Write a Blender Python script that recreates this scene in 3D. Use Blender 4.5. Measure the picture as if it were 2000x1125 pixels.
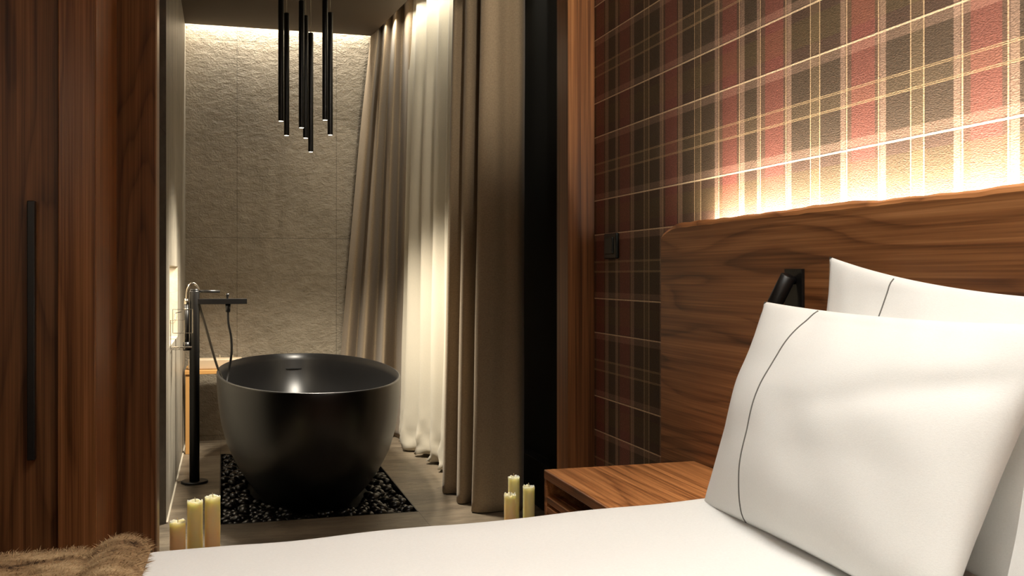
import bpy, bmesh, math, random
from mathutils import Vector, Matrix, noise
PI = math.pi
C = bpy.context.scene.collection
for o in list(bpy.data.objects): bpy.data.objects.remove(o)

# ------------------------------------------------------------------ camera, world, exposure, big lights
cam = bpy.data.objects.new('camera', bpy.data.cameras.new('camera')); C.objects.link(cam)
cam.data.sensor_width = 36; cam.data.lens = 35.0
cam.location = (0, 0, 1.0)
cam.rotation_euler = (PI/2, 0, -math.radians(16.12))
cam.data.shift_y = -(562.5-538)/2000.0
cam.data.clip_start = 0.05
bpy.context.scene.camera = cam
w = bpy.data.worlds.new('world'); bpy.context.scene.world = w; w.use_nodes = True
w.node_tree.nodes['Background'].inputs[0].default_value = (1, .78, .55, 1)
w.node_tree.nodes['Background'].inputs[1].default_value = 0.0
vs = bpy.context.scene.view_settings
vs.view_transform = 'Standard'; vs.look = 'None'; vs.gamma = 1; vs.use_curve_mapping = False
vs.exposure = 0.0

def area(name, loc, rot, sx, sy, power, col, spread=180):
    l = bpy.data.lights.new(name, 'AREA'); l.shape = 'RECTANGLE'; l.size = sx; l.size_y = sy
    l.energy = power; l.color = col; l.spread = math.radians(spread)
    o = bpy.data.objects.new(name, l); o.location = loc; o.rotation_euler = rot; C.objects.link(o); return o
def spot(name, loc, target, power, col, ang, blend=.3, size=.02):
    l = bpy.data.lights.new(name, 'SPOT'); l.energy = power; l.color = col
    l.spot_size = math.radians(ang); l.spot_blend = blend; l.shadow_soft_size = size
    o = bpy.data.objects.new(name, l); o.location = loc
    d = Vector(target)-Vector(loc); o.rotation_euler = d.to_track_quat('-Z', 'Y').to_euler(); C.objects.link(o); return o
WARM = (1, .80, .58); NEUT = (1, .87, .70)
# bedroom ceiling panel over the bed
area('bedroom_ceiling_light', (.58, .75, 2.58), (0, 0, 0), .7, 1.4, 23.5, (1, .96, .89), 126)
area('bedroom_fill_light', (-1.3, -1.3, 1.9), (math.radians(62), 0, math.radians(-45)), 1.2, 1.0, 8, (1, .84, .66), 170)  # unseen soft fill light from behind the camera, no window there
# LED strip behind the headboard, shining up the wallpaper
area('headboard_led_light', (1.208, .65, 1.085), (PI, 0, 0), .02, 3.42, 108, (1, .92, .79), 180)
# slot light over the back stone wall, curtain cove light
area('back_wall_slot_light', (.30, 6.262, 2.60), (0, 0, 0), 1.15, .03, 15, (1, .91, .76), 180)
area('curtain_cove_light', (.992, 5.18, 2.515), (0, 0, math.radians(5.0)), .02, 1.6, 10, (1, .93, .78), 180)
spot('bedroom_downlight', (.80, 2.45, 2.58), (1.06, 4.1, 2.1), 95, (1, .88, .72), 46, 1.0, .04)

# ------------------------------------------------------------------ materials
MATS = {}
def lin(r, g, b):
    f = lambda v: ((v/255+.055)/1.055)**2.4 if v/255 > .04045 else v/255/12.92
    return (f(r), f(g), f(b), 1)
def base(name, col=(128, 128, 128), rough=.5, metal=0, spec=.5):
    m = bpy.data.materials.new(name); m.use_nodes = True; nt = m.node_tree
    b = nt.nodes['Principled BSDF']
    b.inputs['Base Color'].default_value = lin(*col); b.inputs['Roughness'].default_value = rough
    b.inputs['Metallic'].default_value = metal; b.inputs['Specular IOR Level'].default_value = spec
    return m, nt, b
def N(nt, t, **kw):
    n = nt.nodes.new(t)
    for k, v in kw.items(): setattr(n, k, v)
    return n
def L(nt, a, b): nt.links.new(a, b)
def math_n(nt, op, a, b=None, c=None):
    n = N(nt, 'ShaderNodeMath', operation=op)
    for i, x in enumerate((a, b, c)):
        if x is None: continue
        if isinstance(x, (int, float)): n.inputs[i].default_value = x
        else: L(nt, x, n.inputs[i])
    return n.outputs[0]
def noise_n(nt, vec, scale, detail=3, rough=.5, dist=0):
    n = N(nt, 'ShaderNodeTexNoise'); n.inputs['Scale'].default_value = scale; n.inputs['Detail'].default_value = detail
    n.inputs['Roughness'].default_value = rough; n.inputs['Distortion'].default_value = dist
    L(nt, vec, n.inputs['Vector']); return n.outputs[0]
def mapping(nt, vec, scale=(1, 1, 1), loc=(0, 0, 0), rot=(0, 0, 0)):
    n = N(nt, 'ShaderNodeMapping'); n.inputs['Scale'].default_value = scale; n.inputs['Location'].default_value = loc
    n.inputs['Rotation'].default_value = rot; L(nt, vec, n.inputs['Vector']); return n.outputs[0]
def ramp(nt, fac, stops, interp='LINEAR'):
    n = N(nt, 'ShaderNodeValToRGB'); cr = n.color_ramp; cr.interpolation = interp
    while len(cr.elements) > 1: cr.elements.remove(cr.elements[-1])
    cr.elements[0].position = stops[0][0]; cr.elements[0].color = stops[0][1]
    for p, c in stops[1:]:
        e = cr.elements.new(p); e.color = c
    L(nt, fac, n.inputs[0]); return n.outputs[0]
def mixc(nt, fac, a, b, mode='MIX'):
    n = N(nt, 'ShaderNodeMix', data_type='RGBA', blend_type=mode)
    for i, x in ((0, fac), (6, a), (7, b)):
        if isinstance(x, (int, float)): n.inputs[i].default_value = x
        elif isinstance(x, tuple): n.inputs[i].default_value = x
        else: L(nt, x, n.inputs[i])
    return n.outputs[2]
def bump(nt, b, h, strength=.3, dist=.01):
    n = N(nt, 'ShaderNodeBump'); n.inputs['Strength'].default_value = strength; n.inputs['Distance'].default_value = dist
    L(nt, h, n.inputs['Height']); L(nt, n.outputs[0], b.inputs['Normal'])
def objco(nt): return N(nt, 'ShaderNodeTexCoord').outputs['Object']
G = lambda v: (v, v, v, 1)

def walnut(name, grain='Z', tone=1.0, seed=0.0, mirror=None, figure=1.0, rough=.42, rot=0.0):
    """figured walnut veneer: stretched contour bands (cathedral figure) plus fine fibres along the grain axis"""
    m, nt, b = base(name, rough=rough, spec=.35)
    co = objco(nt)
    sep = N(nt, 'ShaderNodeSeparateXYZ'); L(nt, co, sep.inputs[0])
    ax = {'X': 0, 'Y': 1, 'Z': 2}[grain]; oth = [i for i in range(3) if i != ax]
    g = sep.outputs[ax]
    if mirror is not None: g = math_n(nt, 'ABSOLUTE', math_n(nt, 'SUBTRACT', g, mirror))
    cmb = N(nt, 'ShaderNodeCombineXYZ')
    L(nt, g, cmb.inputs[0]); L(nt, sep.outputs[oth[0]], cmb.inputs[1]); L(nt, sep.outputs[oth[1]], cmb.inputs[2])
    v = cmb.outputs[0]
    low = noise_n(nt, mapping(nt, v, (.55, 3.2, 3.2), (seed, seed*1.7, seed*.6)), 1.0, 2, .45)
    wob = noise_n(nt, mapping(nt, v, (1.6, 22, 22), (seed, 3, 1)), 1.0, 2)
    s = math_n(nt, 'ADD', math_n(nt, 'MULTIPLY', low, 17.0*figure), math_n(nt, 'MULTIPLY', wob, .9))
    fr = math_n(nt, 'FRACT', s)
    rings = ramp(nt, fr, [(0, G(.20)), (.08, G(.52)), (.30, G(.66)), (.7, G(.56)), (.93, G(.30)), (1, G(.20))])
    fib = noise_n(nt, mapping(nt, v, (1.6, 210, 210)), 1.0, 3, .6)
    band = noise_n(nt, mapping(nt, v, (.5, 42, 42), (seed*2, 0, 5)), 1.0, 4, .7)
    k = math_n(nt, 'ADD', math_n(nt, 'MULTIPLY', rings, .36*figure**.5), math_n(nt, 'MULTIPLY', band, .75))
    k = math_n(nt, 'ADD', k, math_n(nt, 'MULTIPLY', math_n(nt, 'SUBTRACT', fib, .5), .42))
    t = lambda r, gg, bb: tuple(min(1, x*tone) for x in lin(r, gg, bb)[:3])+(1,)
    col = ramp(nt, k, [(.28, t(66, 38, 20)), (.44, t(110, 69, 39)), (.60, t(145, 96, 57)), (.80, t(182, 129, 83))])
    L(nt, col, b.inputs['Base Color'])
    bump(nt, b, fib, .12, .002)
    return m

def stone(name, c0, c1, rough=.55, scale=5, bstr=.6, bdist=.02, dark=None, joints=None, stretch=(1, 1, 1), rot=(0, 0, 0)):
    """split-face stone with fine chipped relief; joints = (axis_u, u0, size_u, axis_v, v0, size_v)"""
    m, nt, b = base(name, rough=rough, spec=.4)
    co = objco(nt)
    v = mapping(nt, co, stretch, rot=rot)
    big = noise_n(nt, v, scale*.35, 4, .6, .6)
    mid = noise_n(nt, mapping(nt, v, (1, 1, 1.6), rot=(0, .5, 0)), scale*3.2, 8, .66, .25)
    fine = noise_n(nt, v, scale*18, 4, .6)
    k = math_n(nt, 'ADD', math_n(nt, 'MULTIPLY', big, .55), math_n(nt, 'MULTIPLY', mid, .45))
    col = ramp(nt, k, [(.35, lin(*c0)), (.65, lin(*c1))])
    # thin wandering veins
    vn = noise_n(nt, v, scale*.28, 3, .55, .8)
    vein = math_n(nt, 'LESS_THAN', math_n(nt, 'ABSOLUTE', math_n(nt, 'SUBTRACT', vn, .5)), .0018)
    col = mixc(nt, math_n(nt, 'MULTIPLY', vein, .0 if 'back' in name else .4), col, lin(*[x*.55 for x in c0]))
    h = math_n(nt, 'ADD', math_n(nt, 'MULTIPLY', mid, .8), math_n(nt, 'MULTIPLY', fine, .25))
    if joints:
        au, u0, su, av, v0, sv = joints
        sep = N(nt, 'ShaderNodeSeparateXYZ'); L(nt, co, sep.inputs[0])
        js = []
        for a, o0, sz in ((au, u0, su), (av, v0, sv)):
            t = math_n(nt, 'FRACT', math_n(nt, 'DIVIDE', math_n(nt, 'SUBTRACT', sep.outputs[a], o0-50*sz), sz))
            d = math_n(nt, 'MINIMUM', t, math_n(nt, 'SUBTRACT', 1.0, t))
            js.append(math_n(nt, 'LESS_THAN', math_n(nt, 'MULTIPLY', d, sz), .0016))
        j = math_n(nt, 'MAXIMUM', js[0], js[1])
        col = mixc(nt, math_n(nt, 'MULTIPLY', j, .55), col, lin(*[x*.45 for x in c0]))
        h = math_n(nt, 'SUBTRACT', h, math_n(nt, 'MULTIPLY', j, .6))
    L(nt, col, b.inputs['Base Color'])
    bump(nt, b, h, bstr, bdist)
    return m

def fabric(name, col, rough=.9, weave=900, trans=0.0, sheen=.15, var=.12):
    m, nt, b = base(name, col, rough, spec=.2)
    co = objco(nt)
    a = noise_n(nt, mapping(nt, co, (1, 1, .25)), weave, 2)
    bb = noise_n(nt, mapping(nt, co, (.25, .25, 1)), weave*.8, 2)
    k = math_n(nt, 'ADD', math_n(nt, 'MULTIPLY', a, .5), math_n(nt, 'MULTIPLY', bb, .5))
    c = lin(*col); d = tuple(x*(1-var*2) for x in c[:3])+(1,); e = tuple(min(1, x*(1+var*2)) for x in c[:3])+(1,)
    L(nt, ramp(nt, k, [(.3, d), (.7, e)]), b.inputs['Base Color'])
    b.inputs['Sheen Weight'].default_value = sheen
    bump(nt, b, k, .15, .002)
    if trans:
        tr = N(nt, 'ShaderNodeBsdfTranslucent'); tr.inputs[0].default_value = lin(*col)
        mx = N(nt, 'ShaderNodeMixShader'); mx.inputs[0].default_value = trans
        out = nt.nodes['Material Output']
        L(nt, b.outputs[0], mx.inputs[1]); L(nt, tr.outputs[0], mx.inputs[2])
        res = mx.outputs[0]
        L(nt, res, out.inputs[0])
    return m

def wallpaper():
    m, nt, b = base('plaid_wallpaper', rough=.6, spec=.25)
    uv = N(nt, 'ShaderNodeUVMap'); uv.uv_map = 'pattern'
    sep = N(nt, 'ShaderNodeSeparateXYZ'); L(nt, uv.outputs[0], sep.inputs[0])
    p = math_n(nt, 'FRACT', math_n(nt, 'ADD', sep.outputs[0], 20.0))
    q = math_n(nt, 'FRACT', math_n(nt, 'ADD', sep.outputs[1], 20.0))
    D = lin(80, 65, 50); R = lin(142, 82, 70); T = lin(160, 129, 108); M = lin(106, 78, 62); O = lin(108, 90, 66); K = lin(86, 58, 48)
    vert = [(0, D), (.035, T), (.054, M), (.076, R), (.165, M), (.18, T), (.204, D), (.293, O), (.333, D), (.417, T),
            (.443, M), (.4575, R), (.545, M), (.559, T), (.584, D), (.668, O), (.709, D), (.794, T), (.822, M), (.84, R),
            (.923, M), (.939, T), (.966, D)]
    vc = ramp(nt, p, vert, 'CONSTANT')
    hor = [(0, T), (.07, D), (.283, O), (.385, D), (.587, T), (.66, K), (.73, lin(96, 78, 48)), (.91, K), (.995, T)]
    hc = ramp(nt, q, hor, 'CONSTANT')
    col = mixc(nt, .36, vc, hc)
    B, Wt = G(0), G(1)
    def lines(x, cs, hw):
        r = None
        for c in cs:
            k = N(nt, 'ShaderNodeMath', operation='COMPARE'); L(nt, x, k.inputs[0]); k.inputs[1].default_value = c; k.inputs[2].default_value = hw
            r = k.outputs[0] if r is None else math_n(nt, 'MAXIMUM', r, k.outputs[0])
        return r
    vl = lines(p, [.0535, .181, .293, .333, .4425, .560, .668, .709, .8215, .9405], .0019)
    hl = lines(q, [.0045, .655], .0062)
    hd = lines(q, [.278, .288, .378, .388], .0028)
    dk = lines(p, [.049, .1855, .438, .5645, .817, .945], .0016)
    dh = lines(q, [.645, .9945], .004)
    mul = lambda s, f: math_n(nt, 'MULTIPLY', s, f)
    col = mixc(nt, mul(dk, .45), col, lin(60, 42, 30))
    col = mixc(nt, mul(dh, .45), col, lin(60, 42, 30))
    col = mixc(nt, mul(vl, .62), col, lin(226, 192, 148))
    col = mixc(nt, mul(hl, .85), col, lin(238, 212, 172))
    col = mixc(nt, mul(hd, .5), col, lin(208, 176, 130))
    co = objco(nt)
    g = noise_n(nt, mapping(nt, co, (1, .45, 1)), 380, 3, .65)
    col = mixc(nt, .55, col, ramp(nt, g, [(.36, G(.35)), (.64, G(1.0))]), 'MULTIPLY')
    col = mixc(nt, .22, col, G(1.0), 'ADD') if False else col
    L(nt, col, b.inputs['Base Color'])
    bump(nt, b, g, .45, .0035)
    return m

M = {}
M['wallpaper'] = wallpaper()
M['walnut_v'] = walnut('walnut_vertical', 'Z', 1.0, 2.0)
M['walnut_door'] = walnut('walnut_wardrobe_door', 'Z', .55, 7.3, figure=.8, rough=.38)
M['walnut_stile'] = walnut('walnut_wardrobe_stile', 'Z', .80, 4.1, figure=.5, rough=.27)
M['walnut_lit_end'] = walnut('walnut_painted_lit_end', 'Z', 1.9, 3.3, figure=.2, rough=.3)  # raised tone paints in the light falling on the wardrobe's end face
M['walnut_jambL'] = walnut('walnut_left_jamb', 'Z', .55, 9.4, figure=.8, rough=.4)
M['walnut_jambR'] = walnut('walnut_right_jamb', 'Z', .85, 12.2, figure=.35, rough=.4)
M['walnut_head'] = walnut('walnut_headboard', 'Y', .95, 1.3, mirror=1.656, figure=1.0)
M['walnut_top'] = walnut('walnut_nightstand_top', 'Y', 1.55, 5.5, figure=.9, rough=.35)
M['walnut_edge'] = walnut('walnut_live_edge', 'Y', 1.5, 3.1, figure=1.2)
M['light_wood'] = base('light_oak', (196, 146, 84), .5)[0]
M['back_stone'] = stone('back_wall_stone', (140, 129, 110), (178, 166, 146), .6, 5, .85, .03, joints=(0, .075, .6, 2, 1.23, 1.2))
M['left_stone'] = stone('left_wall_stone', (118, 111, 99), (182, 174, 158), .4, 5, .4, .012, joints=(1, 4.24, .6, 2, .69, 1.2), stretch=(1, 4, .5))
M['niche_stone'] = stone('niche_stone', (170, 158, 138), (205, 195, 176), .6, 6, .3, .01)
M['floor_tile'] = stone('floor_slate_tile', (84, 74, 62), (158, 143, 122), .36, 7, .45, .012, joints=(0, -.02, .81, 1, 4.16, .82), stretch=(.45, 1.6, 1))
M['bed_floor'] = walnut('oak_floorboards', 'Y', .8, 6.6)
M['ceil_dark'] = base('dark_ceiling_paint', (92, 80, 67), .85)[0]
M['ceil_white'] = base('white_ceiling_paint', (225, 218, 205), .9)[0]
M['paint'] = base('beige_wall_paint', (150, 132, 110), .9)[0]
M['dark_wall'] = base('charcoal_wall', (20, 19, 14), .8)[0]
M['dark_trim'] = base('charcoal_baseboard', (34, 32, 31), .5)[0]
M['pale_trim'] = base('pale_sealant', (205, 196, 178), .5)[0]
M['metal_trim'] = base('champagne_metal', (176, 152, 128), .35, .6)[0]
M['black_metal'] = base('matt_black_metal', (14, 13, 13), .38, 0, .5)[0]
M['chrome'] = base('brushed_chrome', (190, 184, 172), .22, 1)[0]
M['gunmetal'] = base('gunmetal_hose', (84, 80, 74), .3, .9)[0]
M['tub'] = base('satin_black_composite', (17, 16, 16), .36, 0, .55)[0]
M['slot'] = base('black_slot', (2, 2, 2), .8)[0]
M['pebble'] = base('polished_black_pebble', (19, 17, 16), .28, 0, .5)[0]
M['pit'] = base('black_tray', (10, 9, 9), .6)[0]
M['plastic'] = base('black_plastic', (12, 18, 16), .3)[0]
M['taupe'] = fabric('taupe_curtain_fabric', (144, 127, 104), weave=500, var=.10)
M['sheer'] = fabric('ivory_sheer_fabric', (222, 214, 196), weave=700, trans=.35, var=.04)
M['linen'] = fabric('white_cotton', (236, 236, 233), .8, 1200, var=.02, sheen=.1)
M['duvetm'] = fabric('white_duvet_cotton', (236, 236, 234), .85, 1200, var=.02, sheen=.1)
M['seam'] = base('grey_stitching', (104, 102, 98), .8)[0]
M['mattress'] = fabric('mattress_fabric', (190, 184, 174), var=.05)
M['upholst'] = fabric('bed_base_fabric', (90, 78, 66))
def emis(name, col, st):
    m, nt, b = base(name, (255, 255, 255), .5)
    b.inputs['Emission Color'].default_value = (*col, 1); b.inputs['Emission Strength'].default_value = st
    return m
M['led'] = emis('led_emitter', (1, .86, .62), 14)
M['lampend'] = emis('pendant_lens', (1, .9, .72), 10)
def waxmat(name, c0, c1):
    m, nt, b = base(name, c0, .45)
    z = N(nt, 'ShaderNodeSeparateXYZ'); L(nt, objco(nt), z.inputs[0])
    n = noise_n(nt, objco(nt), 18, 2)
    L(nt, ramp(nt, math_n(nt, 'ADD', math_n(nt, 'MULTIPLY', z.outputs[2], 3.5), math_n(nt, 'MULTIPLY', n, .25)), [(.25, lin(*c1)), (.75, lin(*c0))]), b.inputs['Base Color'])
    b.inputs['Subsurface Weight'].default_value = 1.0; b.inputs['Subsurface Radius'].default_value = (1, .8, .45); b.inputs['Subsurface Scale'].default_value = .06
    return m
M['wax_cream'] = waxmat('cream_wax', (240, 228, 184), (226, 196, 150))
M['wax_green'] = waxmat('green_wax', (234, 226, 180), (212, 202, 146))
M['wax_pale'] = base('pale_wax', (186, 166, 138), .5)[0]
M['wick'] = base('cotton_wick', (196, 182, 150), .8)[0]
def furmat():
    m, nt, b = base('brown_fur', rough=.85, spec=.2)
    co = objco(nt)
    n = noise_n(nt, mapping(nt, co, (11, 24, 14), rot=(0, 0, .5)), 1.0, 4, .7, .2)
    n2 = noise_n(nt, co, 160, 2)
    k = math_n(nt, 'ADD', n, math_n(nt, 'MULTIPLY', math_n(nt, 'SUBTRACT', n2, .5), .25))
    L(nt, ramp(nt, k, [(.30, lin(62, 44, 30)), (.40, lin(132, 104, 74)), (.56, lin(168, 140, 104)), (.75, lin(200, 174, 136))]), b.inputs['Base Color'])
    return m
M['fur'] = furmat()

# ------------------------------------------------------------------ helpers
def loc_of(p):
    v = Vector((0, 0, 0))
    while p is not None: v += p.location; p = p.parent
    return v
def obj(name, bm, mat, parent=None, smooth=False, bevel=0.0, subd=0, label=None):
    """link a bmesh built in world coordinates as one mesh object (re-based on its parent)"""
    bmesh.ops.recalc_face_normals(bm, faces=bm.faces)
    off = loc_of(parent) if parent else Vector((0, 0, 0))
    if off.length: bmesh.ops.translate(bm, verts=bm.verts, vec=-off)
    me = bpy.data.meshes.new(name); bm.to_mesh(me); bm.free()
    if smooth:
        for p in me.polygons: p.use_smooth = True
    me.materials.append(M[mat] if isinstance(mat, str) else mat)
    o = bpy.data.objects.new(name, me); C.objects.link(o)
    if parent: o.parent = parent
    if bevel:
        b = o.modifiers.new('bevel', 'BEVEL'); b.width = bevel; b.segments = 2; b.limit_method = 'ANGLE'
    if subd:
        s = o.modifiers.new('subd', 'SUBSURF'); s.levels = subd; s.render_levels = subd
    if label: o['label'] = label
    return o
def thing(name, label, cat, loc=(0, 0, 0), group=None):
    o = bpy.data.objects.new(name, None); C.objects.link(o); o.location = loc
    o.empty_display_size = .1; o['label'] = label; o['category'] = cat
    if group: o['group'] = group
    return o
def tag(o, label, cat, group=None, kind=None):
    o['label'] = label; o['category'] = cat
    if group: o['group'] = group
    if kind: o['kind'] = kind
    return o
def struct(name, bm, mat, bevel=0):
    o = obj(name, bm, mat, bevel=bevel); o['kind'] = 'structure'; return o
def bx(bm, x0, x1, y0, y1, z0, z1):
    r = bmesh.ops.create_cube(bm, size=1)
    bmesh.ops.scale(bm, verts=r['verts'], vec=(abs(x1-x0), abs(y1-y0), abs(z1-z0)))
    bmesh.ops.translate(bm, verts=r['verts'], vec=((x0+x1)/2, (y0+y1)/2, (z0+z1)/2)); return bm
def box(*a): return bx(bmesh.new(), *a)
def tube(bm, pts, r, seg=12, cap=True):
    pts = [Vector(p) for p in pts]; rings = []
    rad = r if isinstance(r, (list, tuple)) else [r]*len(pts)
    prev = None
    for i, p in enumerate(pts):
        t = (pts[min(i+1, len(pts)-1)]-pts[max(i-1, 0)]).normalized()
        if prev is None:
            a = Vector((0, 0, 1)) if abs(t.z) < .9 else Vector((1, 0, 0)); n = t.cross(a).normalized()
        else:
            n = (prev-t*prev.dot(t)).normalized()
        prev = n; bn = t.cross(n)
        rings.append([bm.verts.new(p+(n*math.cos(2*PI*k/seg)+bn*math.sin(2*PI*k/seg))*rad[i]) for k in range(seg)])
    for i in range(len(rings)-1):
        for k in range(seg):
            bm.faces.new((rings[i][k], rings[i][(k+1) % seg], rings[i+1][(k+1) % seg], rings[i+1][k]))
    if cap: bm.faces.new(rings[0][::-1]); bm.faces.new(rings[-1])
    return bm
def lathe(prof, cx, cy, z0=0, seg=32, sx=1, sy=1):
    bm = bmesh.new(); rings = []
    for r, z in prof:
        if r < 1e-5: rings.append([bm.verts.new((cx, cy, z0+z))])
        else: rings.append([bm.verts.new((cx+r*sx*math.cos(2*PI*k/seg), cy+r*sy*math.sin(2*PI*k/seg), z0+z)) for k in range(seg)])
    for a, b in zip(rings, rings[1:]):
        for k in range(seg):
            k2 = (k+1) % seg
            if len(a) == 1 and len(b) > 1: bm.faces.new((a[0], b[k], b[k2]))
            elif len(b) == 1 and len(a) > 1: bm.faces.new((a[k], a[k2], b[0]))
            elif len(a) > 1: bm.faces.new((a[k], a[k2], b[k2], b[k]))
    return bm
def cr(pts, n):
    """Catmull-Rom resample"""
    P = [Vector(p) for p in pts]; P = [P[0]*2-P[1]]+P+[P[-1]*2-P[-2]]; out = []
    segs = len(P)-3
    for i in range(n+1):
        t = i/n*segs; k = min(int(t), segs-1); f = t-k
        a, b, c, d = P[k:k+4]
        out.append(.5*((2*b)+(c-a)*f+(2*a-5*b+4*c-d)*f*f+(3*b-a-3*c+d)*f**3))
    return out
def nz(x, y=0, z=0): return noise.noise(Vector((x, y, z)))

# ------------------------------------------------------------------ setting
# wallpaper wall on the right, pattern coordinates along its run
bm = bmesh.new(); uvl = bm.loops.layers.uv.new('pattern')
def pu(y):
    a, b, c = 1.295, 2.184, 3.094
    return (b-y)/(b-a) if y <= b else (b-y)/(c-b)
ys = [-1.6, 1.295, 2.184, 3.094, 3.26]
for y0, y1 in zip(ys, ys[1:]):
    vsn = [bm.verts.new(p) for p in ((1.24, y0, 0), (1.24, y0, 2.6), (1.24, y1, 2.6), (1.24, y1, 0))]
    f = bm.faces.new(vsn)
    for lp in f.loops:
        lp[uvl].uv = (pu(lp.vert.co.y), (1.142-lp.vert.co.z)/.338)
bx(bm, 1.2405, 1.36, -1.6, 3.26, 0, 2.6)
struct('wall_right', bm, 'wallpaper')
struct('wall_camera_side', box(-2.6, 1.36, -1.72, -1.6, 0, 2.6), 'paint')
struct('wall_left', box(-2.72, -2.6, -1.6, 3.25, 0, 2.6), 'paint')
bm = bmesh.new(); bx(bm, -2.6, -.325, 3.26, 3.36, 0, 2.6); bx(bm, -.325, 1.24, 3.26, 3.36, 2.46, 2.6); bx(bm, 1.24, 1.45, 3.26, 3.36, 0, 2.6)
struct('wall_partition', bm, 'dark_wall')
struct('ceiling', box(-2.6, 1.36, -1.6, 3.36, 2.6, 2.7), 'ceil_white')
struct('floor', box(-2.6, 1.36, -1.6, 3.25, -.1, 0), 'bed_floor')
# tiled bathroom floor around the sunken pebble tray
PX0, PX1, PY0, PY1 = -.02, .79, 4.16, 5.80
bm = bmesh.new()
bx(bm, -1.6, PX0, 3.25, 6.4, -.1, 0); bx(bm, PX1, 1.5, 3.25, 6.4, -.1, 0)
bx(bm, PX0, PX1, 3.25, PY0, -.1, 0); bx(bm, PX0, PX1, PY1, 6.4, -.1, 0)
struct('floor_bathroom', bm, 'floor_tile')
struct('wall_back', box(-1.6, 1.5, 6.30, 6.42, 0, 2.9), 'back_stone')
# left bathroom wall with a lit niche
bm = bmesh.new()
NX = -.36
bx(bm, -.45, -.225, 4.24, 4.50, 0, 2.9); bx(bm, -.45, -.225, 5.30, 6.30, 0, 2.9)
bx(bm, -.45, -.225, 4.50, 5.30, 0, .69); bx(bm, -.45, -.225, 4.50, 5.30, 1.045, 2.9)
bx(bm, -.45, NX, 4.50, 5.30, .69, 1.045)
struct('wall_bathroom_left', bm, 'left_stone')
bm = bmesh.new()
bx(bm, NX, -.226, 5.293, 5.30, .69, 1.045); bx(bm, NX, -.226, 4.5, 5.293, .69, .694); bx(bm, NX, NX+.004, 4.5, 5.293, .694, 1.045)
struct('trim_1', bm, 'niche_stone')
area('niche_light', (-.29, 5.05, 1.04), (0, 0, 0), .05, .4, 1.6, (1, .86, .66))
struct('wall_passage', box(-1.7, -1.6, 3.36, 4.24, 0, 2.9), 'left_stone')
struct('wall_passage_far', box(-1.6, -.45, 4.24, 4.34, 0, 2.9), 'left_stone')
struct('wall_bathroom_right', box(1.36, 1.46, 3.36, 6.30, 0, 2.9), 'dark_wall')
struct('baseboard_right', box(1.30, 1.36, 3.36, 5.0, 0, .20), 'dark_trim', .004)
struct('baseboard_left', box(-.225, -.218, 4.24, 6.3, 0, .006), 'pale_trim')
# dropped bathroom ceiling with light gaps
bm = bmesh.new()
pts = [(-1.6, 3.36), (1.135, 3.36), (.885, 6.235), (-1.6, 6.235)]
lo = [bm.verts.new((x, y, 2.5)) for x, y in pts]; hi = [bm.verts.new((x, y, 2.56)) for x, y in pts]
bm.faces.new(lo[::-1]); bm.faces.new(hi)
for i in range(4): bm.faces.new((lo[i], lo[(i+1) % 4], hi[(i+1) % 4], hi[i]))
struct('ceiling_bathroom', bm, 'ceil_dark')
struct('ceiling_bathroom_slab', box(-1.6, 1.5, 3.36, 6.42, 2.8, 2.9), 'ceil_white')
# walnut door jambs
struct('trim_2', box(1.14, 1.239, 3.25, 3.37, 0, 2.46), 'walnut_jambR', .002)
struct('trim_3', box(-.318, -.203, 3.25, 3.37, 0, 2.46), 'walnut_jambL', .002)
struct('trim_4', box(-.203, -.199, 3.255, 3.365, 0, 2.46), 'metal_trim')
struct('trim_5', box(-.203, 1.14, 3.25, 3.37, 2.44, 2.46), 'walnut_jambR')

# ------------------------------------------------------------------ wardrobe
t = thing('wardrobe', 'tall dark walnut wardrobe with flush door at the left edge', 'wardrobe', (-1.1, 2.98, 0))
bm = bmesh.new(); bx(bm, -.405, -.3155, 2.74, 3.25, 0, 2.45)
obj('side_panel', bm, 'walnut_stile', t, bevel=.003)
bm = bmesh.new(); bx(bm, -1.9, -.405, 3.22, 3.25, 0, 2.45); bx(bm, -1.9, -.405, 2.80, 3.22, 0, .04); bx(bm, -1.9, -.405, 2.80, 3.22, 2.41, 2.45); bx(bm, -1.9, -1.88, 2.78, 3.22, .04, 2.41)
obj('carcass', bm, 'walnut_stile', t)
obj('lit_end_face', box(-.3155, -.3145, 2.742, 3.248, 0, 2.45), 'walnut_lit_end', t, label='smooth walnut end face with its brighter light painted in')  # thin sheet added over the side panel to carry its painted light
d = obj('door', box(-1.10, -.408, 2.765, 2.79, .02, 2.44), 'walnut_door', t)
obj('handle', box(-.476, -.458, 2.738, 2.765, .535, 1.188), 'black_metal', d, bevel=.002, label='long black bar handle')
d2 = obj('door', box(-1.875, -1.103, 2.765, 2.79, .02, 2.44), 'walnut_door', t)

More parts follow.
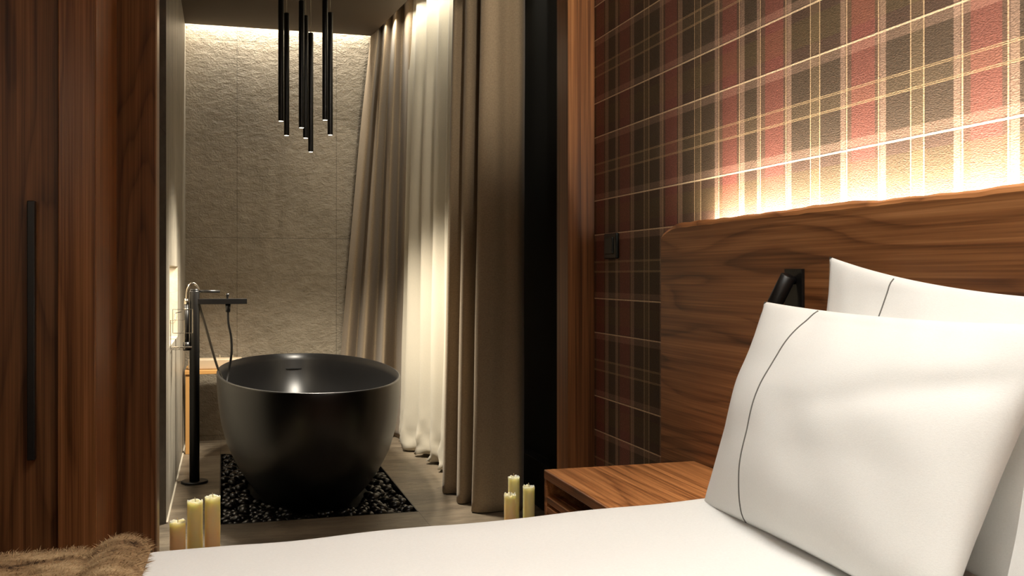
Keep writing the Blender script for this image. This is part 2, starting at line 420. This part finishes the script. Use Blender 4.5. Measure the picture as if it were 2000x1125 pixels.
# ------------------------------------------------------------------ headboard
t = thing('headboard', 'wide walnut headboard with wavy live edge and glowing strip behind', 'headboard', (1.18, .9, 0))
HB0, HB1 = -1.2, 2.53
def htop(y): return 1.128+.004*nz(y*2.2, 3)+.0035*nz(y*7, 1)+.0015*nz(y*23)-.022*max(0, 1-(HB1-y)/.10)**2
bm = bmesh.new(); n = 240
A = []; 
for i in range(n+1):
    y = HB0+(HB1-HB0)*i/n; z = htop(y)
    A.append([bm.verts.new(p) for p in ((1.16, y, 0), (1.16, y, z), (1.195, y, z), (1.195, y, 0))])
for a, b in zip(A, A[1:]):
    for k in range(4): bm.faces.new((a[k], a[(k+1) % 4], b[(k+1) % 4], b[k]))
bm.faces.new(A[0]); bm.faces.new(A[-1][::-1])
obj('panel', bm, 'walnut_head', t)
bm = bmesh.new(); A = []
for i in range(n+1):
    y = HB0+(HB1-HB0)*i/n; z = htop(y); h = .013+.006*nz(y*3.1, 9)+.003*nz(y*11, 4); q = .003+.004*abs(nz(y*5, 6))
    A.append([bm.verts.new(p) for p in ((1.16, y, z), (1.16+q, y, z+h*.6), (1.168+q, y, z+h), (1.195, y, z+h), (1.195, y, z))])
for a, b in zip(A, A[1:]):
    for k in range(5): bm.faces.new((a[k], a[(k+1) % 5], b[(k+1) % 5], b[k]))
bm.faces.new(A[0]); bm.faces.new(A[-1][::-1])
obj('live_edge', bm, 'walnut_edge', t, label='lighter wavy bark edge along the top')
obj('end_panel', box(1.195, 1.236, 2.50, 2.525, 0, 1.10), 'walnut_head', t)
obj('light_strip', box(1.199, 1.214, -1.1, 2.36, 1.070, 1.082), 'led', t, label='glowing warm light strip')

# light switch on the wallpaper
t = thing('light_switch', 'small black light switch on the plaid wallpaper beside headboard', 'light switch', (1.24, 3.08, 1.10))
obj('frame', box(1.229, 1.24, 3.028, 3.14, 1.055, 1.14), 'plastic', t, bevel=.004)
obj('rocker', box(1.224, 1.232, 3.052, 3.118, 1.070, 1.126), 'plastic', t, bevel=.003)

# reading lamp on the headboard
t = thing('reading_lamp', 'black tube reading lamp on a rectangular plate on the headboard', 'wall lamp', (1.16, 1.855, .95))
obj('plate', box(1.153, 1.16, 1.82, 1.888, .88, 1.014), 'black_metal', t, bevel=.001)
bm = tube(bmesh.new(), [(1.153, 1.850, .990), (1.136, 1.846, .990)], .009, 16); obj('joint', bm, 'black_metal', t, True)
p0 = Vector((1.136, 1.842, 1.000)); p1 = Vector((1.108, 1.884, .905))
bm = tube(bmesh.new(), [p0, p0+(p1-p0)*.02, p0+(p1-p0)*.98, p1], [.012, .0165, .0165, .015], 24); obj('lamp_head', bm, 'black_metal', t, True)
d = (p1-p0).normalized()
bm = tube(bmesh.new(), [p1+d*.001, p1+d*.003], [.011, .010], 24); obj('lens', bm, 'lampend', t, True)
spot('reading_lamp_light', p1+d*.012, (1.0, 2.02, .52), 3.0, (1, .84, .62), 120, .8, .012)

# ------------------------------------------------------------------ nightstand
t = thing('nightstand', 'walnut nightstand with slatted front beside the bed', 'nightstand', (.95, 2.06, 0))
nx0, nx1, ny0, ny1, nzt = .752, 1.157, 1.80, 2.32, .525
obj('top', box(nx0, nx1, ny0, ny1, nzt-.022, nzt), 'walnut_top', t, bevel=.002)
obj('side_panel', box(nx0+.001, nx1, ny1-.014, ny1, .05, nzt-.022), 'walnut_top', t, bevel=.001)
obj('side_panel', box(nx0+.001, nx1, ny0, ny0+.014, .05, nzt-.022), 'walnut_top', t, bevel=.001)
bm = bmesh.new(); bx(bm, nx1-.014, nx1, ny0+.014, ny1-.014, .05, nzt-.022); bx(bm, nx0+.03, nx1-.014, ny0+.014, ny1-.014, .05, .07)
obj('back_panel', bm, 'walnut_v', t)
dr = obj('drawer', box(nx0+.018, nx0+.03, ny0+.016, ny1-.016, .075, nzt-.058), 'walnut_v', t)
for k in range(16):
    z = nzt-.062-k*.0245
    obj('slat', box(nx0+.002, nx0+.018, ny0+.015, ny1-.015, z-.0165, z), 'walnut_top', dr, bevel=.002)
bm = bmesh.new(); bx(bm, nx0+.03, nx1-.02, ny0+.02, ny1-.02, 0, .05); obj('plinth', bm, 'black_metal', t)

# ------------------------------------------------------------------ bed
BX0, BX1, BY0, BY1 = -.92, 1.155, -.10, 1.74
t = thing('bed', 'large double bed with upholstered base under white bedding', 'bed', (.12, .82, 0))
obj('base', box(BX0, BX1, BY0+.02, BY1-.02, .06, .30), 'upholst', t, bevel=.01)
obj('mattress', box(BX0+.01, BX1, BY0+.02, BY1-.03, .30, .50), 'mattress', t, bevel=.03)
for x in (BX0+.1, BX1-.1):
    for y in (BY0+.12, BY1-.12):
        obj('leg', tube(bmesh.new(), [(x, y, 0), (x, y, .06)], .03, 16), 'black_metal', t)
def duvet_h(x, y):
    h = .565+.006*nz(x*1.7, y*1.9, 3)+.0035*nz(x*5, y*3.5, 1)
    h += .0022*math.sin(18*y+5*x+4*nz(x*2, y*2))*max(0, nz(x*1.3+4, y*1.3))*2
    h += .008*math.exp(-((x-.70)/.16)**2)*math.exp(-((y-1.7)/.15)**2)
    h += .012*math.exp(-((x-.93)/.10)**2)
    h -= .014*max(0, min(1, (.35-x)/.6))
    return h
bm = bmesh.new(); nxg, nyg = 150, 150
dx0, dx1, dy0, dy1 = BX0-.03, 1.15, BY0-.02, BY1+.015
def prof(t, lo, hi):
    """arc-length style coordinate: hanging side, rounded edge, top, rounded edge, hanging side -> (pos, drop)"""
    hang, r = .24, .055
    top = (hi-lo)-2*r; tot = 2*hang+2*(r*PI/2)+top; s = t*tot
    if s < hang: return lo-.004, r+(hang-s)
    s -= hang
    if s < r*PI/2: a = s/r; return lo+r*(1-math.cos(a)) , r*(1-math.sin(a))
    s -= r*PI/2
    if s < top: return lo+r+s, 0
    s -= top
    if s < r*PI/2: a = s/r; return hi-r+r*math.sin(a), r*(1-math.cos(a))
    s -= r*PI/2
    return hi+.004, r+s
gr = []
for i in range(nxg+1):
    row = []
    if i < 24: tx = i/24*.22
    else: tx = .22+(i-24)/(nxg-24)*.78
    x = dx0+(dx1-dx0)*i/nxg; 
    xe = max(0, (dx0+.055-x)); 
    for j in range(nyg+1):
        y, dy = prof(j/nyg, dy0, dy1)
        d = dy; dz = 0
        if xe > 0:
            a = min(1, xe/.055); dz = .055*(1-math.sqrt(max(0, 1-a*a)))
        hh = duvet_h(x, y)
        fold = .008*nz(x*6, 0, 2)*min(1, dy/.1)
        side = 1 if y > .8 else -1
        row.append(bm.verts.new((x, y+side*fold*(1 if dy > .03 else 0), hh-d-dz)))
    gr.append(row)
for a, b in zip(gr, gr[1:]):
    for j in range(nyg): bm.faces.new((a[j], a[j+1], b[j+1], b[j]))
o = obj('duvet', bm, 'duvetm', smooth=True)
sm = o.modifiers.new('thickness', 'SOLIDIFY'); sm.thickness = .02; sm.offset = -1
tag(o, 'smooth white duvet spread over the bed beside the nightstand', 'duvet')

def pillow(name, label, BL, TL, TR, BR, nrm, th, group, seam_s=.28, seed=0, ear=.0, pinch=.055):
    BL, TL, TR, BR = map(Vector, (BL, TL, TR, BR)); nrm = Vector(nrm).normalized()
    t = thing(name, label, 'pillow', ((BL+BR)/2)[:], group)
    def P(s, v, side, lift=0.0):
        # pinch: edges curve inward between the corners
        a = 2*s-1; b = 2*v-1
        s2 = .5+.5*a*(1-pinch*(1-b*b)); v2 = .5+.5*b*(1-pinch*.9*(1-a*a))
        p = (BL*(1-s2)+BR*s2)*(1-v2)+(TL*(1-s2)+TR*s2)*v2
        e = max(0, (1-a*a))*max(0, (1-b*b))
        f = (max(0, 1-abs(a)**2.6)*max(0, 1-abs(b)**2.6))**.62
        h = th*f
        w = (.012*nz(s*2.3+seed, v*2.6, side)+.004*nz(s*7+seed, v*5+seed, 2)) * min(1, e*5)
        w += .0035*math.sin(s*42+6*nz(s*3, v*3, seed))*max(0, v-.72)*min(1, e*9)*1.5
        w += .008*math.exp(-((v-.35-.45*s)/.07)**2)*max(0, s-.35)*min(1, e*5)*(-2.0)
        return p+nrm*side*(h+w+lift+.002)
    bm = bmesh.new(); n = 72
    F = [[bm.verts.new(P(i/n, j/n, 1)) for j in range(n+1)] for i in range(n+1)]
    B = [[None]*(n+1) for _ in range(n+1)]
    for i in range(n+1):
        for j in range(n+1):
            B[i][j] = F[i][j] if i in (0, n) or j in (0, n) else bm.verts.new(P(i/n, j/n, -1)*1.0)
    for i in range(n):
        for j in range(n):
            bm.faces.new((F[i][j], F[i+1][j], F[i+1][j+1], F[i][j+1]))
            bm.faces.new((B[i][j], B[i][j+1], B[i+1][j+1], B[i+1][j]))
    obj('pillowcase', bm, 'linen', t, True)
    if seam_s:
        k = seam_s
        pts = [P(k, .01+.98*j/60, 1, .0005) for j in range(61)]
        obj('stitched_line', tube(bmesh.new(), pts, .0013, 6), 'seam', t, True, label='thin grey stitched line')
    return t
GP = 'white pillows leaning on the headboard'
pillow('pillow', 'white pillow with long grey stitched line, leaning in front of another pillow', (.865, 1.70, .565), (.985, 1.680, .950), (1.01, .995, .938), (.84, 1.015, .57),
       (-.93, 0, .28), .075, GP, .275, 1)
pillow('pillow', 'white pillow behind the front one, its pointed corner raised against the headboard', (1.01, 1.64, .575), (1.09, 1.625, 1.035), (1.11, .98, .965), (.99, .97, .57),
       (-.98, 0, .12), .045, GP, .30, 5, pinch=.10)
pillow('pillow', 'white pillow partly cut off at the right edge of the bed', (.845, .945, .575), (.905, .95, .868), (.95, .28, .86), (.86, .28, .575),
       (-.93, 0, .28), .07, GP, .275, 9)

# ------------------------------------------------------------------ fur throw across the foot of the bed
t = thing('fur_throw', 'brown streaked fur throw across the foot of the bed', 'throw blanket', (-.45, .85, .55))
def throw_P(a, b):
    # a: across bed width 0..1 (near -> far, draping at the far side), b: 0 foot .. 1 towards pillows (rolled edge)
    x = -.90+b*.79
    y, drop = prof(.12+a*.88, dy0-.02, dy1+.018)
    th = .013+.016*math.exp(-((b-.945)/.04)**2)
    if b > .98: th *= max(.05, 1-((b-.98)/.02)**2)
    th += .003*nz(x*6, y*6, 4)
    if abs(b-.885) < .02: th -= .009*(1-abs(b-.885)/.02)
    z = duvet_h(max(x, dx0+.06), y)-drop+(th if drop < .03 else .01)
    if drop >= .03: y += (.012+th) 
    return Vector((x-.04*(y-1.2)*0+(-.03*(1-a)), y, z))
bm = bmesh.new(); na, nb = 110, 110
G_ = [[bm.verts.new(throw_P(i/na, j/nb)) for j in range(nb+1)] for i in range(na+1)]
for i in range(na):
    for j in range(nb): bm.faces.new((G_[i][j], G_[i+1][j], G_[i+1][j+1], G_[i][j+1]))
o = obj('backing', bm, 'fur', t, True)
random.seed(4); bm = bmesh.new()
for k in range(60000):
    a = .45+.55*random.random(); b = random.random()
    p = throw_P(a, b); e = .004
    du = throw_P(min(1, a+e), b)-throw_P(a-e, b); dv = throw_P(a, min(1, b+e))-throw_P(a, b-e)
    n_ = du.cross(dv)
    if n_.length < 1e-9: continue
    n_.normalize()
    if n_.z < 0 and n_.y < .3: n_ = -n_
    tdir = Vector((.6+random.gauss(0, .5), .5+random.gauss(0, .5), random.gauss(0, .1))).normalized()
    if b > .93: tdir = Vector((.8, random.gauss(0, .5), 0)).normalized()
    ln = random.uniform(.006, .012); wd = .0006
    side = tdir.cross(n_).normalized()*wd
    q = p-n_*.002
    m1 = q+n_*ln*.40+tdir*ln*.4; tip = q+n_*ln*.5+tdir*ln*1.1
    v1, v2, v3, v4, v5 = [bm.verts.new(x) for x in (q-side, q+side, m1+side*.8, m1-side*.8, tip)]
    bm.faces.new((v1, v2, v3, v4)); bm.faces.new((v4, v3, v5))
o = obj('fur', bm, 'fur', t); o['kind'] = 'stuff'

# ------------------------------------------------------------------ bathtub
TX, TY = .388, 4.98; TA, TB = 1.04, .424
def tub_scale(z):
    tb = [(-.04, .235), (-.02, .252), (0, .268), (.05, .306), (.09, .331), (.15, .364), (.215, .392), (.30, .416), (.40, .430), (.48, .436), (.54, .437)]
    for (z0, b0), (z1, b1) in zip(tb, tb[1:]):
        if z <= z1: return (b0+(b1-b0)*(z-z0)/(z1-z0))/.437
    return 1.0
def ell(bm, sa, sb, z, seg=128, e=2.12):
    out = []
    for k in range(seg):
        a = 2*PI*k/seg; c_, s_ = math.cos(a), math.sin(a)
        out.append(bm.verts.new((TX+sb*math.copysign(abs(c_)**(2/e), c_), TY+sa*math.copysign(abs(s_)**(2/e), s_), z)))
    return out
t = thing('bathtub', 'oval freestanding satin black bathtub standing in black pebbles', 'bathtub', (TX, TY, -.035))
bm = bmesh.new(); rings = []
for z in [-.035, -.02, 0, .025, .05, .09, .13, .17, .215, .26, .31, .36, .41, .46, .50, .532]:
    s_ = tub_scale(z); rings.append(ell(bm, TA*(s_**1.0), TB*s_, z))
rings.append(ell(bm, TA-.002, TB-.002, .5385)); rings.append(ell(bm, TA-.007, TB-.007, .5405)); rings.append(ell(bm, TA-.012, TB-.012, .5385))
for z in [.50, .45, .40, .34, .28, .22, .17, .13, .10]:
    s_ = tub_scale(z)*(1-.10*max(0, (.40-z)/.3)**2); rings.append(ell(bm, (TA-.016)*s_-.02*(.54-z)*2, (TB-.016)*s_-.02*(.54-z), z))
rings.append(ell(bm, .45, .16, .085)); rings.append(ell(bm, .2, .07, .082))
for a, b in zip(rings, rings[1:]):
    for k in range(128): bm.faces.new((a[k], a[(k+1) % 128], b[(k+1) % 128], b[k]))
bm.faces.new(rings[0][::-1]); bm.faces.new(rings[-1])
tubo = obj('shell', bm, 'tub', t, True)
zs = .452; ye = TY+((TA-.016)*tub_scale(zs)-.02*(.54-zs)*2)
obj('overflow_slot', box(TX-.045+.005, TX+.045+.005, ye-.010, ye+.006, zs-.004, zs+.005), 'slot', t, bevel=.002, label='thin black overflow slot')

# pebble tray
o = obj('pebble_tray', bm := bmesh.new(), 'pit') if False else None
bm = bmesh.new(); bx(bm, PX0, PX1, PY0, PY1, -.08, -.045)
tr = obj('pebble_tray', bm, 'pit'); tag(tr, 'sunken black tray in the floor under the bathtub and pebbles', 'tray')
bm = bmesh.new()
for a in ((PX0, PX0+.004, PY0, PY1), (PX1-.004, PX1, PY0, PY1), (PX0, PX1, PY0, PY0+.004), (PX0, PX1, PY1-.004, PY1)): bx(bm, *a, -.045, .001)
obj('rim', bm, 'black_metal', tr)
random.seed(11)
def pebble_mesh(seed):
    bm = bmesh.new(); bmesh.ops.create_icosphere(bm, subdivisions=2, radius=1)
    for v in bm.verts:
        f = 1+.16*nz(v.co.x*1.1+seed*3, v.co.y*1.1, v.co.z*1.1+seed); v.co *= f; v.co.x *= 1.0; v.co.y *= .8; v.co.z *= .6
    me = bpy.data.meshes.new('pebble'); bm.to_mesh(me); bm.free()
    for p in me.polygons: p.use_smooth = True
    me.materials.append(M['pebble']); return me
PM = [pebble_mesh(s) for s in range(7)]
def in_tub(x, y, z, m=0.0):
    if z > .54: return False
    s_ = tub_scale(max(z, -.035)); return ((x-TX)/(TB*s_+m))**2+((y-TY)/(TA*s_+m))**2 < 1
def hidden(x, y):
    for k in range(1, 60):
        f = k/60
        if f > .6 and in_tub(x*f, y*f, 1+(-.02-1)*f): return True
    return False
cand = []
st = .045
for layer in range(2):
    iy = 0; y = PY0+.02
    while y < PY1-.015:
        x = PX0+.02+(iy % 2)*st/2
        while x < PX1-.015:
            px, py = x+random.uniform(-.008, .008), y+random.uniform(-.008, .008)
            px = min(max(px, PX0+.024), PX1-.024); py = min(max(py, PY0+.024), PY1-.024)
            if not in_tub(px, py, 0.0, .034) and (layer == 0 or random.random() < .35):
                cand.append((px, py, -.027+layer*.018+random.uniform(-.003, .003), random.uniform(.022, .029)))
            x += st
        y += st*.86; iy += 1
vis = sorted([c for c in cand if not hidden(c[0], c[1])], key=lambda c: (c[1] - (c[2]+.034)*20))
hid = [c for c in cand if hidden(c[0], c[1])]
first = vis[:300]; rest = vis[300:]+hid
PL = 'glossy black river pebble in the sunken bed around the bathtub'
def pmat(c):
    return Matrix.Translation((c[0], c[1], c[2])) @ Matrix.Rotation(random.uniform(0, 6.28), 4, 'Z') @ Matrix.Rotation(random.uniform(-.28, .28), 4, 'X') @ Matrix.Rotation(random.uniform(-.3, .3), 4, 'Y') @ Matrix.Scale(c[3], 4)
for i, c in enumerate(first):
    o = bpy.data.objects.new('pebble', PM[i % 7]); C.objects.link(o); o.matrix_world = pmat(c)
    tag(o, PL, 'pebble', 'black pebbles around the bathtub')
bm = bmesh.new()
for i, c in enumerate(rest):
    tmp = bmesh.new(); tmp.from_mesh(PM[i % 7]); tmp.transform(pmat(c)); me = bpy.data.meshes.new('t'); tmp.to_mesh(me); tmp.free(); bm.from_mesh(me); bpy.data.meshes.remove(me)
o = obj('pebbles', bm, 'pebble', smooth=True); tag(o, 'remaining glossy black pebbles farther back around the bathtub', 'pebbles', 'black pebbles around the bathtub', 'stuff')

# ------------------------------------------------------------------ floor standing tub filler
FX, FY = -.138, 5.04
t = thing('bathtub_faucet', 'tall floor-standing black faucet with hand shower beside the bathtub', 'faucet', (FX, FY, 0))
obj('base_plate', lathe([(0, 0), (.063, 0), (.063, .008), (.060, .011), (0, .011)], FX, FY, 0, 48), 'black_metal', t, True, bevel=.001)
obj('column', lathe([(0, .011), (.0235, .011), (.0235, .922), (.022, .926), (0, .926)], FX, FY, 0, 40), 'black_metal', t, True)
obj('spout', box(FX+.015, FX+.245, FY-.018, FY+.018, .861, .887), 'black_metal', t, bevel=.0015)
bm = tube(bmesh.new(), [(FX, FY, .926), (FX, FY, .934)], .020, 32); obj('lever_cap', bm, 'black_metal', t, True)
obj('lever', tube(bmesh.new(), [(FX+.01, FY, .924), (FX+.118, FY, .922)], .0065, 16), 'black_metal', t, True)
obj('diverter_knob', tube(bmesh.new(), [(FX+.153, FY, .887), (FX+.153, FY, .898), (FX+.153, FY, .900), (FX+.153, FY, .912)], [.005, .005, .008, .0085], 20), 'black_metal', t, True)
obj('outlet', tube(bmesh.new(), [(FX+.155, FY, .862), (FX+.155, FY, .822)], [.013, .011], 20), 'black_metal', t, True)
hose = cr([(FX+.155, FY, .825), (FX+.157, FY, .77), (FX+.170, FY, .70), (FX+.172, FY, .62), (FX+.158, FY, .53), (FX+.150, FY-.03, .47), (FX+.17, FY-.06, .40)], 60)
obj('outlet_hose', tube(bmesh.new(), hose, .0058, 12), 'black_metal', t, True)
hose = cr([(FX+.02, FY, .865), (FX+.032, FY, .82), (FX+.055, FY, .74), (FX+.082, FY-.005, .64), (FX+.105, FY-.01, .56), (FX+.130, FY-.02, .495), (FX+.16, FY-.04, .42)], 60)
obj('shower_hose', tube(bmesh.new(), hose, .0058, 12), 'gunmetal', t, True, label='silvery flexible hose')
hx = FX-.034
hs = obj('hand_shower', tube(bmesh.new(), [(hx-.002, FY-.01, .668), (hx-.002, FY-.01, .862)], .0115, 24), 'black_metal', t, True, label='black stick hand shower')
obj('collar', tube(bmesh.new(), [(hx-.002, FY-.01, .835), (hx-.002, FY-.01, .842)], .0125, 24), 'chrome', hs, True)
obj('shower_tip', tube(bmesh.new(), [(hx-.002, FY-.01, .862), (hx-.002, FY-.01, .888)], [.0125, .010], 24), 'chrome', hs, True)
obj('holder', tube(bmesh.new(), [(hx-.002, FY-.01, .640), (hx-.002, FY-.01, .680)], .0165, 24), 'black_metal', t, True)
arc = cr([(hx-.002, FY-.01, .885), (hx+.001, FY-.01, .925), (hx+.013, FY-.008, .955), (hx+.030, FY-.004, .962), (hx+.048, FY, .945), (hx+.060, FY, .918)], 40)
obj('hose_arc', tube(bmesh.new(), arc, .0055, 12), 'chrome', t, True, label='shiny curved hose')
obj('bracket', box(hx-.006, FX, FY-.014, FY+.004, .655, .665), 'black_metal', t)

# wire rack on the bathroom wall
t = thing('wire_rack', 'thin wire toiletry rack on the stone wall left of faucet', 'rack', (-.225, 4.62, .74))
def loop(x0, x1, y, z0, z1, r=.0018): return tube(bmesh.new(), [(x0, y, z0), (x1, y, z0), (x1, y, z1), (x0, y, z1), (x0, y, z0)], r, 8)
obj('front_loop', loop(-.224, -.166, 4.56, .678, .806), 'chrome', t)
obj('rear_loop', loop(-.224, -.138, 4.76, .738, .846), 'chrome', t)
obj('hook', tube(bmesh.new(), [(-.205, 4.56, .807), (-.207, 4.60, .835), (-.180, 4.60, .840)], .0016, 8), 'gunmetal', t)
bm = bmesh.new()
for x in (-.215, -.19, -.168): tube(bm, [(x, 4.56, .679), (x, 4.70, .679)], .0018, 8)
bx(bm, -.225, -.14, 4.66, 4.72, .677, .681)
obj('tray', bm, 'chrome', t)

# wooden bench and candles behind the tub
t = thing('wooden_bench', 'low light wood bench against the stone wall behind the bathtub', 'bench', (-.03, 6.0, 0))
obj('seat', box(-.212, .135, 5.84, 6.18, .446, .468), 'light_wood', t, bevel=.002)
for x in (-.197, .115):
    for y in (5.865, 6.155):
        obj('leg', box(x-.012, x+.012, y-.015, y+.015, 0, .446), 'light_wood', t, bevel=.002)
t = thing('block_candle', 'long pale block candle with three wicks on the wooden bench', 'candle', (-.05, 5.93, .468))
obj('wax', box(-.195, .10, 5.88, 5.98, .468, .528), 'wax_pale', t, bevel=.008)
for x in (-.165, -.025, .045): obj('wick', tube(bmesh.new(), [(x, 5.93, .526), (x+.002, 5.93, .538), (x-.002, 5.93, .547)], .0022, 6), 'wick', t)

def candle(x, y, r, h, mat, label, seed):
    t = thing('pillar_candle', label, 'candle', (x, y, 0), 'pillar candles standing on the floor')
    bm = bmesh.new(); seg = 40; rings = []
    def ring(rr, zz, amp=0):
        return [bm.verts.new((x+(rr+.0008*nz(math.cos(a)*2+seed, math.sin(a)*2, zz*20))*math.cos(a), y+(rr+.0008*nz(math.cos(a)*2, seed, zz*20))*math.sin(a),
                zz+amp*nz(math.cos(a)*2.3+seed*2, math.sin(a)*2.3, seed))) for a in [2*PI*k/seg for k in range(seg)]]
    for rr, zz, am in ((r*.97, 0, 0), (r, .003, 0), (r, h*.3, 0), (r, h*.6, 0), (r*1.0, h-.012, .002), (r*1.03, h-.004, .006), (r*.97, h, .007), (r*.88, h-.001, .006), (r*.75, h-.008, .002), (r*.35, h-.010, 0)):
        rings.append(ring(rr, zz, am))
    for a, b in zip(rings, rings[1:]):
        for k in range(seg): bm.faces.new((a[k], a[(k+1) % seg], b[(k+1) % seg], b[k]))
    bm.faces.new(rings[0][::-1]); bm.faces.new(rings[-1])
    obj('wax', bm, mat, t, True)
    obj('wick', tube(bmesh.new(), [(x, y, h-.011), (x+.001, y, h), (x-.001, y, h+.012)], .0016, 6), 'wick', t)
candle(-.158, 3.70, .0265, .135, 'wax_cream', 'shortest cream candle in the trio left of the bathtub', 1)
candle(-.100, 3.72, .0265, .198, 'wax_green', 'greenish candle in the middle of the trio left of the bathtub', 2)
candle(-.040, 3.71, .0265, .212, 'wax_cream', 'tallest cream candle in the trio left of the bathtub', 3)
candle(1.050, 3.66, .0225, .165, 'wax_cream', 'shortest candle of the trio beside the front curtain', 4)
candle(1.100, 3.78, .0225, .205, 'wax_green', 'tallest greenish candle of the trio beside the front curtain', 5)
candle(1.125, 3.66, .0225, .190, 'wax_green', 'candle nearest the nightstand in the trio by the curtain', 6)

# ------------------------------------------------------------------ pendant lamps over the tub
def pu2(u, fw):
    th = math.radians(16.12); r = (u-1000)/1944*fw
    return r*math.cos(th)+fw*math.sin(th), fw*math.cos(th)-r*math.sin(th)
pend = [(549, 237, 4.68, 'leftmost'), (560, 265, 4.90, 'second from left'), (589, 250, 4.72, 'third from left'), (597, 270, 4.90, 'fourth from left'), (607, 297, 5.04, 'lowest hanging'), (635, 235, 4.68, 'second from right'), (645, 264, 4.90, 'rightmost')]
PLAB = ['slim black tube pendant, leftmost of the cluster over the bathtub', 'slim black tube pendant just right of the leftmost one over bathtub',
        'slim black tube pendant, left one of the middle three over bathtub', 'slim black tube pendant, centre one of the middle three over bathtub',
        'slim black tube pendant hanging lowest of all over the bathtub', 'slim black tube pendant just left of the rightmost one over bathtub',
        'slim black tube pendant, rightmost of the cluster over the bathtub']
for (u, v, fw, _), lab in zip(pend, PLAB):
    x, y = pu2(u, fw); zb = 1+(538-v)/1944*fw; zt = zb+.603
    t = thing('pendant_lamp', lab, 'pendant lamp', (x, y, zb), 'black tube pendants over the bathtub')
    obj('tube', lathe([(0, .004), (.0105, .004), (.0128, 0), (.0130, .003), (.0130, .600), (.012, .603), (0, .603)], x, y, zb, 28), 'black_metal', t, True)
    obj('lens', lathe([(0, .001), (.0110, .001), (.0108, .0035), (0, .0035)], x, y, zb, 24), 'lampend', t)
    obj('cable', tube(bmesh.new(), [(x, y, zt), (x, y, 2.5)], .0018, 6), 'pale_trim', t)
    spot('pendant_light', (x, y, zb-.012), (x, y, 0), 36, (1, .91, .76), 125, .8, .03)

# ------------------------------------------------------------------ curtains
def curtain(name, label, top, bot, zt, zb, mat, n=260, m=60, wob=.004, pow_=1.0, seed=0, thick=.003, hem=True, bottom_wave=0.0, cat='curtain', pool=0.0):
    T, Bt = cr([(x, y, 0) for x, y in top], n), cr([(x, y, 0) for x, y in bot], n)
    bm = bmesh.new(); g = []
    for i in range(n+1):
        row = []
        for j in range(m+1):
            v = j/m; f = v**pow_
            p = T[i]*(1-f)+Bt[i]*f
            zz = zt+(zb-zt)*v
            if bottom_wave: zz += bottom_wave*nz(i*.03, seed)*max(0, v-.6)/.4
            w_ = wob*nz(i*.045+seed, zz*1.4, seed); w2 = wob*nz(i*.045, zz*1.4, seed+9)
            if pool and v > .9:
                q = ((v-.9)/.1)**1.5
                w_ += pool*q*(nz(i*.06, zz*14, 3)-.35); w2 += pool*q*(nz(i*.06, zz*14, 8)-.1); zz += .010*q*(1+nz(i*.08, 4))
            row.append(bm.verts.new((p.x+w_, p.y+w2, zz)))
        g.append(row)
    for a, b in zip(g, g[1:]):
        for j in range(m): bm.faces.new((a[j], a[j+1], b[j+1], b[j]))
    o = obj(name, bm, mat, smooth=True)
    s = o.modifiers.new('thickness', 'SOLIDIFY'); s.thickness = thick; s.offset = 0
    return tag(o, label, cat)
# back taupe curtain: gathered at the top, swept out to the left at the floor
top = [(.915, 6.22), (.94, 6.10), (.965, 6.14), (.960, 5.98), (1.0, 6.02), (.985, 5.82), (1.03, 5.86), (1.02, 5.62), (1.10, 5.66)]
bot = [(.655, 6.25), (.685, 6.15), (.76, 6.26), (.785, 6.08), (.885, 6.22), (.905, 5.98), (1.01, 6.14), (1.04, 5.92), (1.12, 6.02)]
curtain('curtain', 'taupe curtain swept toward the back stone wall behind the bathtub', top, bot, 2.76, .004, 'taupe', pow_=.85, seed=2)
# sheer
top = [(1.03, 5.66)]; bot = [(1.0, 5.86)]
NF = 13
for k in range(1, NF+1):
    f = (k+.33*nz(k*2.9, 7))/NF; a = (1 if k % 2 else -1)
    top.append((1.03+.125*f+a*.018, 5.66-1.25*f+a*.012)); bot.append((1.01+.135*f+a*(.034+.034*nz(k*1.7)), 5.86-1.42*f+.05*nz(k*2.3)))
curtain('sheer_curtain', 'ivory sheer curtain hanging between the two taupe curtains', top, bot, 2.76, .006, 'sheer', n=420, wob=.010, seed=5, thick=.0015, bottom_wave=.012, pool=.035, m=90)
# front taupe curtain
top = [(1.17, 4.66), (1.07, 4.60), (1.025, 4.47), (1.07, 4.44), (1.045, 4.33), (1.075, 4.31), (1.15, 4.36), (1.15, 4.25), (1.075, 4.15), (1.075, 4.10), (1.12, 4.075), (1.165, 4.085), (1.21, 4.065), (1.25, 4.12), (1.27, 4.25)]
bot = [(1.17, 4.70), (1.01, 4.60), (.965, 4.46), (1.02, 4.43), (.985, 4.27), (1.01, 4.235), (1.12, 4.33), (1.12, 4.22), (1.015, 4.11), (1.012, 4.06), (1.07, 4.045), (1.135, 4.055), (1.195, 4.04), (1.235, 4.10), (1.27, 4.25)]
curtain('curtain', 'taupe floor-length curtain in front, next to the candles', top, bot, 2.76, .005, 'taupe', seed=7, wob=.005)
